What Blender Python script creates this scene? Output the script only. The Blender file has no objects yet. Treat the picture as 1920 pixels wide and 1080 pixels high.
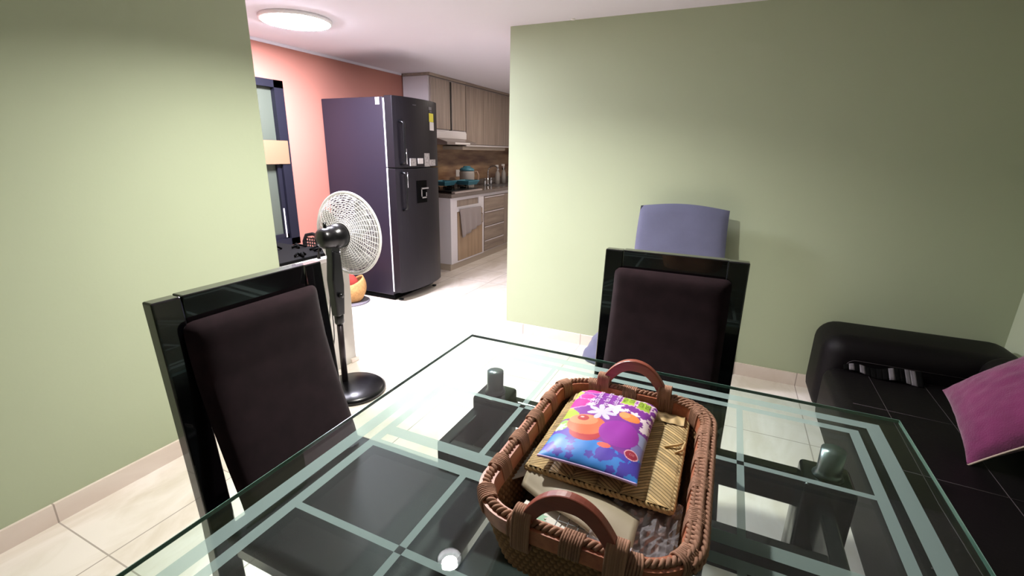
import bpy, bmesh, math, random
from mathutils import Vector, Matrix, noise
random.seed(7)
PI = math.pi
SC = bpy.context.scene
COL = SC.collection

# ---------------------------------------------------------------- materials
def lin(c):
    if isinstance(c, str):
        c = tuple(int(c[i:i+2], 16)/255 for i in (0, 2, 4))
    return tuple((x/12.92 if x <= .04045 else ((x+.055)/1.055)**2.4) for x in c)

def mat(name, col, rough=.5, metal=0., spec=.5, noise_s=0, noise_a=.0, bump=0., bump_s=200, coat=0., sheen=0.,
        emit=None, attr=None, trans=0., alpha=1., ior=1.45):
    m = bpy.data.materials.new(name); m.use_nodes = True
    nt = m.node_tree; N = nt.nodes; L = nt.links
    b = N['Principled BSDF']
    c = lin(col)
    b.inputs['Base Color'].default_value = (*c, 1)
    b.inputs['Roughness'].default_value = rough
    b.inputs['Metallic'].default_value = metal
    b.inputs['Specular IOR Level'].default_value = spec
    b.inputs['Coat Weight'].default_value = coat
    b.inputs['Sheen Weight'].default_value = sheen
    b.inputs['Transmission Weight'].default_value = trans
    b.inputs['Alpha'].default_value = alpha
    b.inputs['IOR'].default_value = ior
    if emit:
        b.inputs['Emission Color'].default_value = (*lin(emit[0]), 1)
        b.inputs['Emission Strength'].default_value = emit[1]
    tc = N.new('ShaderNodeTexCoord')
    if attr:
        a = N.new('ShaderNodeAttribute'); a.attribute_name = attr
        if attr == 'print':
            L.new(a.outputs['Color'], b.inputs['Base Color'])
        else:   # tone attribute multiplies the base colour
            mx = N.new('ShaderNodeMix'); mx.data_type = 'RGBA'; mx.blend_type = 'MULTIPLY'
            mx.inputs['Factor'].default_value = 1
            mx.inputs['A'].default_value = (*c, 1)
            L.new(a.outputs['Color'], mx.inputs['B'])
            L.new(mx.outputs['Result'], b.inputs['Base Color'])
    elif noise_s:
        n = N.new('ShaderNodeTexNoise'); n.inputs['Scale'].default_value = noise_s
        n.inputs['Detail'].default_value = 4
        L.new(tc.outputs['Object'], n.inputs['Vector'])
        r = N.new('ShaderNodeMapRange'); r.inputs['To Min'].default_value = 1-noise_a
        r.inputs['To Max'].default_value = 1+noise_a
        r.inputs['From Min'].default_value = .3; r.inputs['From Max'].default_value = .7
        L.new(n.outputs['Fac'], r.inputs['Value'])
        mx = N.new('ShaderNodeVectorMath'); mx.operation = 'SCALE'
        mx.inputs[0].default_value = c
        L.new(r.outputs['Result'], mx.inputs['Scale'])
        L.new(mx.outputs['Vector'], b.inputs['Base Color'])
    if bump:
        n2 = N.new('ShaderNodeTexNoise'); n2.inputs['Scale'].default_value = bump_s
        n2.inputs['Detail'].default_value = 3
        L.new(tc.outputs['Object'], n2.inputs['Vector'])
        bp = N.new('ShaderNodeBump'); bp.inputs['Strength'].default_value = bump
        bp.inputs['Distance'].default_value = .002
        L.new(n2.outputs['Fac'], bp.inputs['Height'])
        L.new(bp.outputs['Normal'], b.inputs['Normal'])
    return m

def wood_mat(name, c1, c2, axis='Z', scale=1., rough=.5):
    m = bpy.data.materials.new(name); m.use_nodes = True
    nt = m.node_tree; N = nt.nodes; L = nt.links; b = N['Principled BSDF']
    tc = N.new('ShaderNodeTexCoord'); mp = N.new('ShaderNodeMapping')
    s = {'Z': (38, 38, 1.6), 'Y': (30, 1.6, 30), 'X': (1.6, 30, 30)}[axis]
    mp.inputs['Scale'].default_value = tuple(v*scale for v in s)
    L.new(tc.outputs['Object'], mp.inputs['Vector'])
    n = N.new('ShaderNodeTexNoise'); n.inputs['Scale'].default_value = 1; n.inputs['Detail'].default_value = 5
    n.inputs['Roughness'].default_value = .65
    L.new(mp.outputs['Vector'], n.inputs['Vector'])
    r = N.new('ShaderNodeValToRGB')
    r.color_ramp.elements[0].position = .32; r.color_ramp.elements[0].color = (*lin(c1), 1)
    r.color_ramp.elements[1].position = .68; r.color_ramp.elements[1].color = (*lin(c2), 1)
    L.new(n.outputs['Fac'], r.inputs['Fac']); L.new(r.outputs['Color'], b.inputs['Base Color'])
    b.inputs['Roughness'].default_value = rough
    return m

def tile_mat(name, c1, c2, grout, size, ox, oy, rough, axes='XY', height=None, gw=.0025):
    """square tiles with grout lines, world/object coordinates"""
    m = bpy.data.materials.new(name); m.use_nodes = True
    nt = m.node_tree; N = nt.nodes; L = nt.links; b = N['Principled BSDF']
    tc = N.new('ShaderNodeTexCoord'); sp = N.new('ShaderNodeSeparateXYZ')
    L.new(tc.outputs['Object'], sp.inputs['Vector'])
    def edge(out, off, sz):
        a = N.new('ShaderNodeMath'); a.operation = 'SUBTRACT'; a.inputs[1].default_value = off
        L.new(out, a.inputs[0])
        p = N.new('ShaderNodeMath'); p.operation = 'PINGPONG'; p.inputs[1].default_value = sz/2
        L.new(a.outputs[0], p.inputs[0])
        g = N.new('ShaderNodeMath'); g.operation = 'LESS_THAN'; g.inputs[1].default_value = gw
        L.new(p.outputs[0], g.inputs[0]); return g.outputs[0]
    e1 = edge(sp.outputs[axes[0]], ox, size); e2 = edge(sp.outputs[axes[1]], oy, height or size)
    mx = N.new('ShaderNodeMath'); mx.operation = 'MAXIMUM'; L.new(e1, mx.inputs[0]); L.new(e2, mx.inputs[1])
    n = N.new('ShaderNodeTexNoise'); n.inputs['Scale'].default_value = 2.2; n.inputs['Detail'].default_value = 7
    n.inputs['Roughness'].default_value = .6; n.inputs['Distortion'].default_value = 1.4
    mp = N.new('ShaderNodeMapping'); mp.inputs['Scale'].default_value = (2.2, .9, 2)
    L.new(tc.outputs['Object'], mp.inputs['Vector']); L.new(mp.outputs['Vector'], n.inputs['Vector'])
    r = N.new('ShaderNodeValToRGB')
    r.color_ramp.elements[0].position = .35; r.color_ramp.elements[0].color = (*lin(c1), 1)
    r.color_ramp.elements[1].position = .65; r.color_ramp.elements[1].color = (*lin(c2), 1)
    L.new(n.outputs['Fac'], r.inputs['Fac'])
    mc = N.new('ShaderNodeMix'); mc.data_type = 'RGBA'
    L.new(mx.outputs[0], mc.inputs['Factor']); L.new(r.outputs['Color'], mc.inputs['A'])
    mc.inputs['B'].default_value = (*lin(grout), 1)
    L.new(mc.outputs['Result'], b.inputs['Base Color'])
    b.inputs['Roughness'].default_value = rough
    return m

def pane_mat(name, tint, refl=1.):
    """thin-glass surface: clear tinted transmission plus a fresnel reflection"""
    m = bpy.data.materials.new(name); m.use_nodes = True
    nt = m.node_tree; N = nt.nodes; L = nt.links; N.remove(N['Principled BSDF'])
    out = N['Material Output']
    t = N.new('ShaderNodeBsdfTransparent'); t.inputs['Color'].default_value = (*tint, 1)
    g = N.new('ShaderNodeBsdfGlossy'); g.inputs['Roughness'].default_value = .008
    lw = N.new('ShaderNodeLayerWeight'); lw.inputs['Blend'].default_value = .5
    p = N.new('ShaderNodeMath'); p.operation = 'POWER'; p.inputs[1].default_value = 5
    L.new(lw.outputs['Facing'], p.inputs[0])
    ma = N.new('ShaderNodeMath'); ma.operation = 'MULTIPLY_ADD'; ma.inputs[1].default_value = .96*refl
    ma.inputs[2].default_value = .04*refl
    L.new(p.outputs[0], ma.inputs[0])
    mx = N.new('ShaderNodeMixShader'); L.new(ma.outputs[0], mx.inputs['Fac'])
    L.new(t.outputs[0], mx.inputs[1]); L.new(g.outputs[0], mx.inputs[2])
    L.new(mx.outputs[0], out.inputs['Surface'])
    return m

def frost_mat(name, col, fac):
    m = bpy.data.materials.new(name); m.use_nodes = True
    nt = m.node_tree; N = nt.nodes; L = nt.links; N.remove(N['Principled BSDF'])
    out = N['Material Output']
    t = N.new('ShaderNodeBsdfTransparent'); t.inputs['Color'].default_value = (.86, .93, .9, 1)
    d = N.new('ShaderNodeBsdfDiffuse'); d.inputs['Color'].default_value = (*lin(col), 1)
    tl = N.new('ShaderNodeBsdfTranslucent'); tl.inputs['Color'].default_value = (*lin(col), 1)
    a = N.new('ShaderNodeMixShader'); a.inputs['Fac'].default_value = .35
    L.new(d.outputs[0], a.inputs[1]); L.new(tl.outputs[0], a.inputs[2])
    mx = N.new('ShaderNodeMixShader'); mx.inputs['Fac'].default_value = fac
    L.new(t.outputs[0], mx.inputs[1]); L.new(a.outputs[0], mx.inputs[2])
    L.new(mx.outputs[0], out.inputs['Surface'])
    return m

M = {}
M['green'] = mat('green_wall_paint', 'AEB89B', .62, spec=.3, noise_s=1.2, noise_a=.03, bump=.15, bump_s=60)
M['salmon'] = mat('salmon_wall_paint', 'A87264', .6, spec=.3, noise_s=1.2, noise_a=.03, bump=.15, bump_s=60)
M['ceiling'] = mat('ceiling_paint', 'D8D4DA', .8, spec=.2, bump=.1, bump_s=40)
M['white_wall'] = mat('white_wall_paint', 'CFCCC6', .7)
M['floor'] = tile_mat('floor_tiles', 'D6CDBF', 'E8E1D9', 'ABA299', .45, -1.738, .555, .09)
M['base'] = tile_mat('baseboard_tiles', 'DCCDC2', 'E3D6CC', 'A89A90', .45, .555, 9, .25, axes='YZ', height=40)
M['base_x'] = tile_mat('baseboard_tiles_back', 'DCCDC2', 'E3D6CC', 'A89A90', .45, -1.738, 9, .25, axes='XZ', height=40)
M['lacquer'] = mat('black_lacquered_wood', '07070A', .18, spec=.6, coat=.8)
M['blackwood'] = mat('black_painted_base', '0A0A0C', .22, spec=.5)
M['pad'] = mat('dark_brown_suede', '22161A', .95, spec=.1, sheen=.08, noise_s=22, noise_a=.22)
M['seat'] = mat('black_seat_upholstery', '101114', .6, spec=.25)
M['glass'] = pane_mat('table_glass', (.87, .945, .915))
M['glass_edge'] = mat('polished_glass_edge', '6E8F84', .12, spec=.8)
M['frost'] = frost_mat('frosted_stripe', 'A6BDB8', .6)
M['steel'] = mat('brushed_steel', '9A9CA0', .3, metal=.9)
M['chrome'] = mat('chrome', 'D0D2D6', .12, metal=1)
M['black'] = mat('black_plastic', '08080A', .28, spec=.5)
M['black_matte'] = mat('matt_black', '020202', .85, spec=.1)
M['fan_grey'] = mat('pale_grey_grille_plastic', 'DCDBD8', .45)
M['fan_blade'] = mat('translucent_grey_blade', 'A9A9A9', .35)
M['fridge'] = mat('charcoal_fridge_steel', '1E1B21', .33, metal=.35, spec=.5)
M['fridge_side'] = mat('charcoal_painted_side', '211C28', .42, spec=.45)
M['gasket'] = mat('white_door_gasket', 'E6E4EA', .5)
M['gap_shade'] = mat('gap_shade', '0A090B', .6)
M['cab'] = wood_mat('grey_brown_wood_laminate', '776960', 'A09183', 'Z', .9)
M['cab_h'] = wood_mat('grey_brown_wood_laminate_flat', '776960', '9A8B7C', 'Y', .9)
M['door_wood'] = wood_mat('light_brown_door_laminate', '8F7860', 'A68E74', 'Z', .8)
M['cab_white'] = mat('white_cabinet_side', 'C3BDBF', .5)
M['masonry'] = mat('white_masonry_counter', 'CFCBCE', .5, bump=.1)
M['granite'] = mat('grey_granite', '6E655F', .14, noise_s=160, noise_a=.3)
M['kick'] = mat('beige_tile_plinth', 'B5A898', .3)
M['splash'] = None
M['teal'] = mat('blue_plastic', '4A8496', .35)
M['clear'] = mat('cloudy_plastic_jug', 'B9B4AE', .3, alpha=.75)
M['white_pl'] = mat('white_plastic', 'DEDBD8', .4)
M['towel'] = mat('grey_towel', '8E8482', .95, sheen=.2, bump=.8, bump_s=350)
M['cloth'] = mat('blue_grey_cloth', '5D5F78', .92, sheen=.25, noise_s=9, noise_a=.06, bump=.5, bump_s=420)
M['leather'] = mat('black_sofa_leather', '080507', .55, spec=.18, bump=.3, bump_s=90)
M['seam'] = mat('grey_stitched_seam', '3A3336', .7)
M['magenta'] = mat('magenta_plush', '6B2450', .95, sheen=.4, noise_s=14, noise_a=.14, bump=1., bump_s=220)
M['cream'] = mat('cream_piping', 'B0A08F', .8)
M['stripe_w'] = mat('grey_white_stripe', '5C585C', .6)
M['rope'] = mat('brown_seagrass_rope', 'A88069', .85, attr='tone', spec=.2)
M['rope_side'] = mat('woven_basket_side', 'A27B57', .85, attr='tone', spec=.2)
M['rimwood'] = wood_mat('reddish_brown_rim_strip', '9A563D', 'C47F5E', 'Y', 1.3, .42)
M['handle'] = wood_mat('reddish_brown_handle_wood', '77382A', '9A5140', 'X', 1.3, .35)
M['palm'] = mat('dried_palm_strips', 'CBB07C', .6, attr='tone', spec=.3)
M['print'] = mat('printed_satin', 'FFFFFF', .42, attr='print', spec=.4)
M['lilac'] = mat('lilac_backing', 'B9A0CE', .5)
M['ltext'] = mat('pale_lilac_lettering', 'E6D3EC', .5)
M['gtext'] = mat('dark_olive_lettering', '5C6B22', .5)
M['ptext'] = mat('light_pink_outline', 'FFA9D4', .5)
M['rtext'] = mat('dusty_pink_lettering', 'D98A92', .5)
M['olive'] = mat('olive_grey_envelope', 'A69D86', .5)
M['paper'] = mat('white_paper', 'D9D8CF', .6)
M['greenink'] = mat('pale_green_print', '8CB79A', .6)
M['ink'] = mat('grey_ink', '5C6060', .7)
M['brownpouch'] = mat('dark_brown_pouch', '4A423C', .5)
def film():
    m = bpy.data.materials.new('clear_plastic_film'); m.use_nodes = True
    nt = m.node_tree; N = nt.nodes; L = nt.links; N.remove(N['Principled BSDF'])
    t = N.new('ShaderNodeBsdfTransparent'); t.inputs['Color'].default_value = (.95, .94, .96, 1)
    g = N.new('ShaderNodeBsdfGlossy'); g.inputs['Roughness'].default_value = .08
    d = N.new('ShaderNodeBsdfDiffuse'); d.inputs['Color'].default_value = (.55, .52, .55, 1)
    a = N.new('ShaderNodeMixShader'); a.inputs['Fac'].default_value = .35
    L.new(d.outputs[0], a.inputs[1]); L.new(g.outputs[0], a.inputs[2])
    mx = N.new('ShaderNodeMixShader'); mx.inputs['Fac'].default_value = .38
    L.new(t.outputs[0], mx.inputs[1]); L.new(a.outputs[0], mx.inputs[2])
    L.new(mx.outputs[0], N['Material Output'].inputs['Surface'])
    return m
M['film'] = film()
M['lamp_k'] = mat('lit_lamp_dome', 'FFFFFF', .5, emit=('F1EEFF', 215))
M['lamp_added'] = mat('added_lamp_glow_warm', 'FFFFFF', .5, emit=('FFF1E4', 48))
M['lamp_l'] = mat('lit_bulb', 'FFFFFF', .5, emit=('FFFAF4', 2600))
M['lamp_f'] = mat('white_lamp_fitting', 'E8E8E8', .5)
M['yellow'] = mat('yellow_label', 'D8D23A', .5)
M['frame_dark'] = mat('dark_blue_grey_frame', '1D1D28', .35, metal=.2)
M['pane'] = mat('grey_green_frosted_pane', '4B5147', .35)
M['card'] = mat('tan_cardboard', '7D6148', .85)
M['straw'] = mat('straw_basket', 'B58A55', .8, noise_s=60, noise_a=.2, bump=.8, bump_s=120)
M['red'] = mat('red_fabric', 'A33A30', .85)
M['grey_mat'] = mat('grey_round_mat', '77727A', .9)
M['darkline'] = mat('brown_shadow_gap', '3B2B25', .8)
M['hood'] = mat('pale_hood_enamel', 'D4CFCD', .35)
M['hood2'] = mat('hood_steel', '9C928C', .3, metal=.6)

def splash():
    m = bpy.data.materials.new('wood_look_wall_tiles'); m.use_nodes = True
    nt = m.node_tree; N = nt.nodes; L = nt.links; b = N['Principled BSDF']
    tc = N.new('ShaderNodeTexCoord'); mp = N.new('ShaderNodeMapping')
    mp.inputs['Scale'].default_value = (1, 1.1, 7)
    L.new(tc.outputs['Object'], mp.inputs['Vector'])
    n = N.new('ShaderNodeTexNoise'); n.inputs['Scale'].default_value = 1.6; n.inputs['Detail'].default_value = 4
    L.new(mp.outputs['Vector'], n.inputs['Vector'])
    r = N.new('ShaderNodeValToRGB')
    r.color_ramp.elements[0].position = .36; r.color_ramp.elements[0].color = (*lin('6B4630'), 1)
    r.color_ramp.elements[1].position = .62; r.color_ramp.elements[1].color = (*lin('A98968'), 1)
    L.new(n.outputs['Fac'], r.inputs['Fac']); L.new(r.outputs['Color'], b.inputs['Base Color'])
    b.inputs['Roughness'].default_value = .3
    return m
M['splash'] = splash()

# ---------------------------------------------------------------- mesh helpers
class MB:
    def __init__(s): s.v = []; s.f = []; s.t = []; s.smooth = []
    def add(s, vs, fs, smooth=False, tone=None):
        o = len(s.v); s.v += [tuple(v) for v in vs]
        s.f += [tuple(i+o for i in f) for f in fs]
        s.smooth += [smooth]*len(fs)
        s.t += [tone if tone is not None else 1.]*len(vs)
        return s
    def box(s, x0, x1, y0, y1, z0, z1, bev=0, seg=2, tone=None):
        if bev:
            bm = bmesh.new(); bmesh.ops.create_cube(bm, size=1)
            for v in bm.verts:
                v.co = Vector(((x0+x1)/2+v.co.x*(x1-x0), (y0+y1)/2+v.co.y*(y1-y0), (z0+z1)/2+v.co.z*(z1-z0)))
            bmesh.ops.bevel(bm, geom=bm.edges[:], offset=bev, segments=seg, affect='EDGES', profile=.5)
            bm.verts.index_update()
            s.add([v.co[:] for v in bm.verts], [[v.index for v in f.verts] for f in bm.faces], seg > 2, tone)
            bm.free(); return s
        vs = [(x, y, z) for x in (x0, x1) for y in (y0, y1) for z in (z0, z1)]
        return s.add(vs, [(0, 1, 3, 2), (4, 6, 7, 5), (0, 4, 5, 1), (2, 3, 7, 6), (0, 2, 6, 4), (1, 5, 7, 3)], False, tone)
    def prism(s, poly, a, b, axis='X', smooth=False):
        """extrude a 2-D polygon: axis X -> poly is (y,z); Y -> (x,z); Z -> (x,y)"""
        n = len(poly)
        def P(p, t): return {'X': (t, p[0], p[1]), 'Y': (p[0], t, p[1]), 'Z': (p[0], p[1], t)}[axis]
        vs = [P(p, a) for p in poly]+[P(p, b) for p in poly]
        fs = [(i, (i+1) % n, n+(i+1) % n, n+i) for i in range(n)]+[tuple(range(n-1, -1, -1)), tuple(range(n, 2*n))]
        return s.add(vs, fs, smooth)
    def grid(s, fn, nu, nv, closeu=False, smooth=True, tone=None):
        vs = [fn(i/(nu if closeu else nu-1), j/(nv-1)) for j in range(nv) for i in range(nu)]
        fs = []
        for j in range(nv-1):
            for i in range(nu if closeu else nu-1):
                i2 = (i+1) % nu
                fs.append((j*nu+i, j*nu+i2, (j+1)*nu+i2, (j+1)*nu+i))
        o = len(s.v); s.add(vs, fs, smooth)
        if tone:
            for j in range(nv):
                for i in range(nu):
                    s.t[o+j*nu+i] = tone(i/(nu if closeu else nu-1), j/(nv-1))
        return s
    def lathe(s, prof, c=(0, 0, 0), n=32, axis='Z', smooth=True):
        """prof: list of (r, h)"""
        vs = []; fs = []
        for (r, h) in prof:
            for k in range(n):
                a = 2*PI*k/n; x, y = r*math.cos(a), r*math.sin(a)
                p = {'Z': (x, y, h), 'Y': (x, h, y), 'X': (h, x, y)}[axis]
                vs.append((p[0]+c[0], p[1]+c[1], p[2]+c[2]))
        m = len(prof)
        for j in range(m-1):
            for k in range(n):
                k2 = (k+1) % n; fs.append((j*n+k, j*n+k2, (j+1)*n+k2, (j+1)*n+k))
        fs.append(tuple(range(n-1, -1, -1))); fs.append(tuple((m-1)*n+k for k in range(n)))
        return s.add(vs, fs, smooth)
    def tube(s, pts, r, n=8, closed=False, smooth=True, tone=None, flat=1.):
        pts = [Vector(p) for p in pts]; m = len(pts); vs = []; fs = []
        up = None
        for i, p in enumerate(pts):
            a = pts[(i-1) % m] if (closed or i > 0) else p
            b = pts[(i+1) % m] if (closed or i < m-1) else p
            t = (b-a)
            t = t.normalized() if t.length > 1e-9 else Vector((0, 0, 1))
            if up is None:
                up = Vector((0, 0, 1)) if abs(t.z) < .9 else Vector((1, 0, 0))
            sd = t.cross(up)
            if sd.length < 1e-6: sd = t.orthogonal()
            sd.normalize(); up = sd.cross(t).normalized()
            rr = r(i/(m-1)) if callable(r) else r
            for k in range(n):
                an = 2*PI*k/n
                vs.append(p+sd*math.cos(an)*rr+up*math.sin(an)*rr*flat)
        for i in range(m if closed else m-1):
            i2 = (i+1) % m
            for k in range(n):
                k2 = (k+1) % n; fs.append((i*n+k, i*n+k2, i2*n+k2, i2*n+k))
        if not closed:
            fs.append(tuple(range(n-1, -1, -1))); fs.append(tuple((m-1)*n+k for k in range(n)))
        return s.add(vs, fs, smooth, tone)
    def cyl(s, a, b, r, n=20, r2=None):
        r2 = r if r2 is None else r2
        return s.tube([a, b], (lambda t: r+(r2-r)*t), n)
    def build(s, name, m, parent=None, local=False, subsurf=0, attr=None):
        me = bpy.data.meshes.new(name)
        off = Vector((0, 0, 0))
        if parent is not None and not local:
            p = parent
            while p is not None: off += p.location; p = p.parent
        me.from_pydata([tuple(Vector(v)-off) for v in s.v], [], s.f); me.update()
        bm = bmesh.new(); bm.from_mesh(me)
        bmesh.ops.recalc_face_normals(bm, faces=bm.faces[:]); bm.to_mesh(me); bm.free()
        me.polygons.foreach_set('use_smooth', s.smooth)
        if attr:
            at = me.color_attributes.new(attr, 'FLOAT_COLOR', 'POINT')
            for i, t in enumerate(s.t):
                at.data[i].color = (t, t, t, 1) if not isinstance(t, tuple) else (*t, 1)
        o = bpy.data.objects.new(name, me); COL.objects.link(o)
        for x in (m if isinstance(m, (list, tuple)) else [m]): me.materials.append(x)
        if parent is not None: o.parent = parent
        if subsurf:
            md = o.modifiers.new('sub', 'SUBSURF'); md.levels = md.render_levels = subsurf
        return o

def thing(name, label, cat, loc=(0, 0, 0), rz=0, group=None):
    o = bpy.data.objects.new(name, None); COL.objects.link(o)
    o.location = loc; o.rotation_euler = (0, 0, rz); o.empty_display_size = .1
    o['label'] = label; o['category'] = cat
    if group: o['group'] = group
    return o
def tag(o, label, cat, group=None):
    o['label'] = label; o['category'] = cat
    if group: o['group'] = group
    return o
def struct(o): o['kind'] = 'structure'; return o
def copy_thing(root, loc, rz, label):
    r = root.copy(); COL.objects.link(r); r.location = loc; r.rotation_euler = (0, 0, rz); r['label'] = label
    for ch in list(root.children):
        c = ch.copy(); COL.objects.link(c); c.parent = r
        for g in ch.children:
            d = g.copy(); COL.objects.link(d); d.parent = c
    return r

# ---------------------------------------------------------------- the room
H = 2.11
XL, YLE = -2.077, 1.609     # left green wall and its end
XB, YB = -1.436, 3.025      # left corner and face of the back green wall
XS = -3.352                 # salmon wall
struct(MB().box(-3.6, 1.6, -2.7, 7.4, -.12, 0).build('floor', M['floor']))
struct(MB().box(-3.6, 1.6, -2.7, 7.4, H, H+.12).build('ceiling', M['ceiling']))
struct(MB().box(XL-.13, XL, -2.5, YLE, 0, H).build('wall_left', M['green']))
struct(MB().box(XB, 1.5, YB, YB+.13, 0, H).build('wall_back', M['green']))
struct(MB().box(1.37, 1.5, -2.5, YB, 0, H).build('wall_right', M['green']))
struct(MB().box(XL-.13, 1.5, -2.63, -2.5, 0, H).build('wall_front', M['green']))
struct(MB().box(XS-.13, XS, .4, 7.2, 0, H).build('wall_kitchen', M['salmon']))
struct(MB().box(XS-.13, XL-.13, .27, .4, 0, H).build('wall_passage', M['salmon']))
struct(MB().box(XS-.13, XB+.13, 7.2, 7.33, 0, H).build('wall_far', M['white_wall']))
struct(MB().box(XB, XB+.13, YB+.13, 7.2, 0, H).build('wall_inner', M['white_wall']))
struct(MB().box(XL, XL+.012, -2.5, YLE, 0, .079).build('baseboard_left', M['base']))
struct(MB().box(XB, 1.37, YB-.012, YB, 0, .079).build('baseboard_back', M['base_x']))
struct(MB().box(XS, XS+.016, .4, 4.34, H-.02, H).build('trim_1', M['ceiling']))
struct(MB().box(XS, XS+.012, 4.2, 7.2, .885, 1.42).build('trim_2', M['splash']))
# a small painted stud where wall meets ceiling
struct(MB().lathe([(.012, H-.006), (.016, H)], (-1.006, 3.0, 0), 12).build('trim_3', M['white_pl']))

# window in the salmon wall
w = bpy.data.objects.new('window_1', None); COL.objects.link(w); w.location = (XS, 2.4, .54); struct(w)
y0, y1, z0, z1 = 2.02, 2.795, .545, 1.832
f = MB()
f.box(XS, XS+.05, y1-.085, y1, z0, z1); f.box(XS, XS+.05, y0, y0+.085, z0, z1)
f.box(XS, XS+.05, y0, y1, z1-.055, z1); f.box(XS, XS+.05, y0, y1, z0, z0+.055)
f.build('window_frame', M['frame_dark'], w)
f = MB(); f.box(XS+.003, XS+.03, y1-.125, y1-.088, z0+.056, 1.2); f.box(XS+.003, XS+.03, y0+.088, y1-.088, .6, .64)
f.build('inner_sash', M['frame_dark'], w)
MB().box(XS+.03, XS+.034, y1-.118, y1-.108, z0+.065, .85).build('sash_strip', M['gasket'], w)
MB().box(XS+.001, XS+.008, y0+.08, y1-.08, z0+.05, z1-.05).build('pane', M['pane'], w)
tag(MB().box(XS+.051, XS+.056, 2.35, 2.775, 1.205, 1.385).build('cardboard_piece', M['card']),
    'tan cardboard piece fixed across the dark window frame on the salmon wall', 'cardboard')

# low masonry counter behind the fan
t = thing('masonry_counter', 'low whitish masonry counter at the end of the left green wall, behind the fan', 'counter', (-2.6, 1.85, 0))
MB().box(-3.33, XL, YLE+.001, 2.09, 0, .695, .004).build('body', mat('counter_tile', 'C4C0B8', .45, noise_s=3, noise_a=.06), t)
MB().box(-3.33, XL+.006, YLE+.001, 2.098, .695, .72, .004).build('worktop', mat('white_worktop', 'E3DEDC', .35), t)
MB().box(-2.2, XL+.012, 2.04, 2.105, 0, .03, .004).build('plinth', M['base'], t)
# black tangle on the counter
tr = thing('black_crate', 'flat black crate of jumbled black things on the low white counter', 'crate', (-2.42, 1.82, .72))
b = MB(); b.box(-2.95, -2.125, 1.625, 2.045, .7205, .738, .004)
b.build('tray', M['black_matte'], tr)
b = MB()
rr = random.Random(3)
for k in range(26):
    x = rr.uniform(-2.9, -2.16); y = rr.uniform(1.66, 2.02); a = rr.uniform(0, PI); l = rr.uniform(.04, .1)
    q = [(x-math.cos(a)*l*.5, y-math.sin(a)*l*.5, .745), (x, y, .752+rr.uniform(0, .012)), (x+math.cos(a)*l*.5, y+math.sin(a)*l*.5, .742)]
    b.tube(q, .007, 6)
b.build('contents', M['black_matte'], tr)['kind'] = 'stuff'

# ---------------------------------------------------------------- lamps
t = thing('ceiling_lamp', 'lit white ceiling lamp in the passage before the salmon wall', 'lamp', (-2.62, 2.37, H))
MB().lathe([(.215, H-.001), (.215, H-.02), (.205, H-.022)], (-2.62, 2.37, 0), 48).build('lamp_fitting', M['lamp_f'], t)
MB().lathe([(.2, H-.0225), (.198, H-.025), (.12, H-.027), (.03, H-.028)], (-2.62, 2.37, 0), 48).build('lamp_shade', M['lamp_k'], t)
t = thing('ceiling_spotlight', 'small lit round spotlight in the living room ceiling, beyond the left chair', 'lamp', (-1.0, 1.5, H))
MB().lathe([(.064, H-.0005), (.064, H-.040), (.055, H-.040), (.054, H-.0095)], (-1.0, 1.5, 0), 32).build('added_beam_collar', mat('grey_lamp_collar', '55555A', .6), t)  # unseen collar added to keep the beam off the upper walls
MB().lathe([(.037, H-.0102), (.036, H-.012), (.02, H-.0128)], (-1.0, 1.5, 0), 32).build('lamp_disc', M['lamp_l'], t)

t = thing('ceiling_lamp', 'added unseen kitchen lamp beyond the end of the back green wall, brightening the cabinets', 'lamp', (-2.0, 5.3, H))  # no lamp known here; added to brighten the kitchen
MB().lathe([(.14, H-.001), (.14, H-.02), (.13, H-.022)], (-2.0, 5.3, 0), 40).build('lamp_fitting', M['lamp_f'], t)
MB().lathe([(.125, H-.0225), (.123, H-.025), (.07, H-.027), (.02, H-.028)], (-2.0, 5.3, 0), 40).build('lamp_shade', M['lamp_added'], t)

# ---------------------------------------------------------------- glass dining table
TX0, TX1, TY0, TY1, TZ = -.711, .427, -.375, 1.236, .75
cx = (TX0+TX1)/2; cyt = (TY0+TY1)/2
t = thing('dining_table', 'glass topped dining table with frosted stripes on a black base', 'table', (cx, cyt, 0))
top = MB().box(TX0, TX1, TY0, TY1, TZ-.01, TZ, .0015).build('glass_top', M['glass'], t)
# polished rim: a thin green band set just inside the edge faces
e = MB(); w_ = .0012
for (a, b_, c, d) in ((TX0-w_, TX0, TY0, TY1), (TX1, TX1+w_, TY0, TY1), (TX0, TX1, TY0-w_, TY0), (TX0, TX1, TY1, TY1+w_)):
    e.box(a, b_, c, d, TZ-.009, TZ-.001)
e.build('glass_edge', M['glass_edge'], top)
s = MB(); zf = TZ+.0003
def quad(x0, x1, y0, y1):
    s.add([(x0, y0, zf), (x1, y0, zf), (x1, y1, zf), (x0, y1, zf)], [(0, 1, 2, 3)])
def ring(o, wd):
    x0, x1, y0, y1 = TX0+o, TX1-o, TY0+o, TY1-o
    quad(x0, x1, y1-wd, y1); quad(x0, x1, y0, y0+wd)
    quad(x0, x0+wd, y0+wd, y1-wd); quad(x1-wd, x1, y0+wd, y1-wd)
ring(.050, .029); ring(.098, .020)
ix0, ix1 = TX0+.118, TX1-.118
xs = (-.380, .090); lw = .013
yc_ = .4305
bands = [(.666, .695), (.622, .645)]
allb = bands+[(2*yc_-b, 2*yc_-a) for a, b in bands]
for a, b in allb: quad(ix0, ix1, a, b)
cross_y = (.897, .437, 2*yc_-.897)
segs = [(TY1-.118, .695), (.622, 2*yc_-.622), (2*yc_-.695, TY0+.118)]
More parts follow.
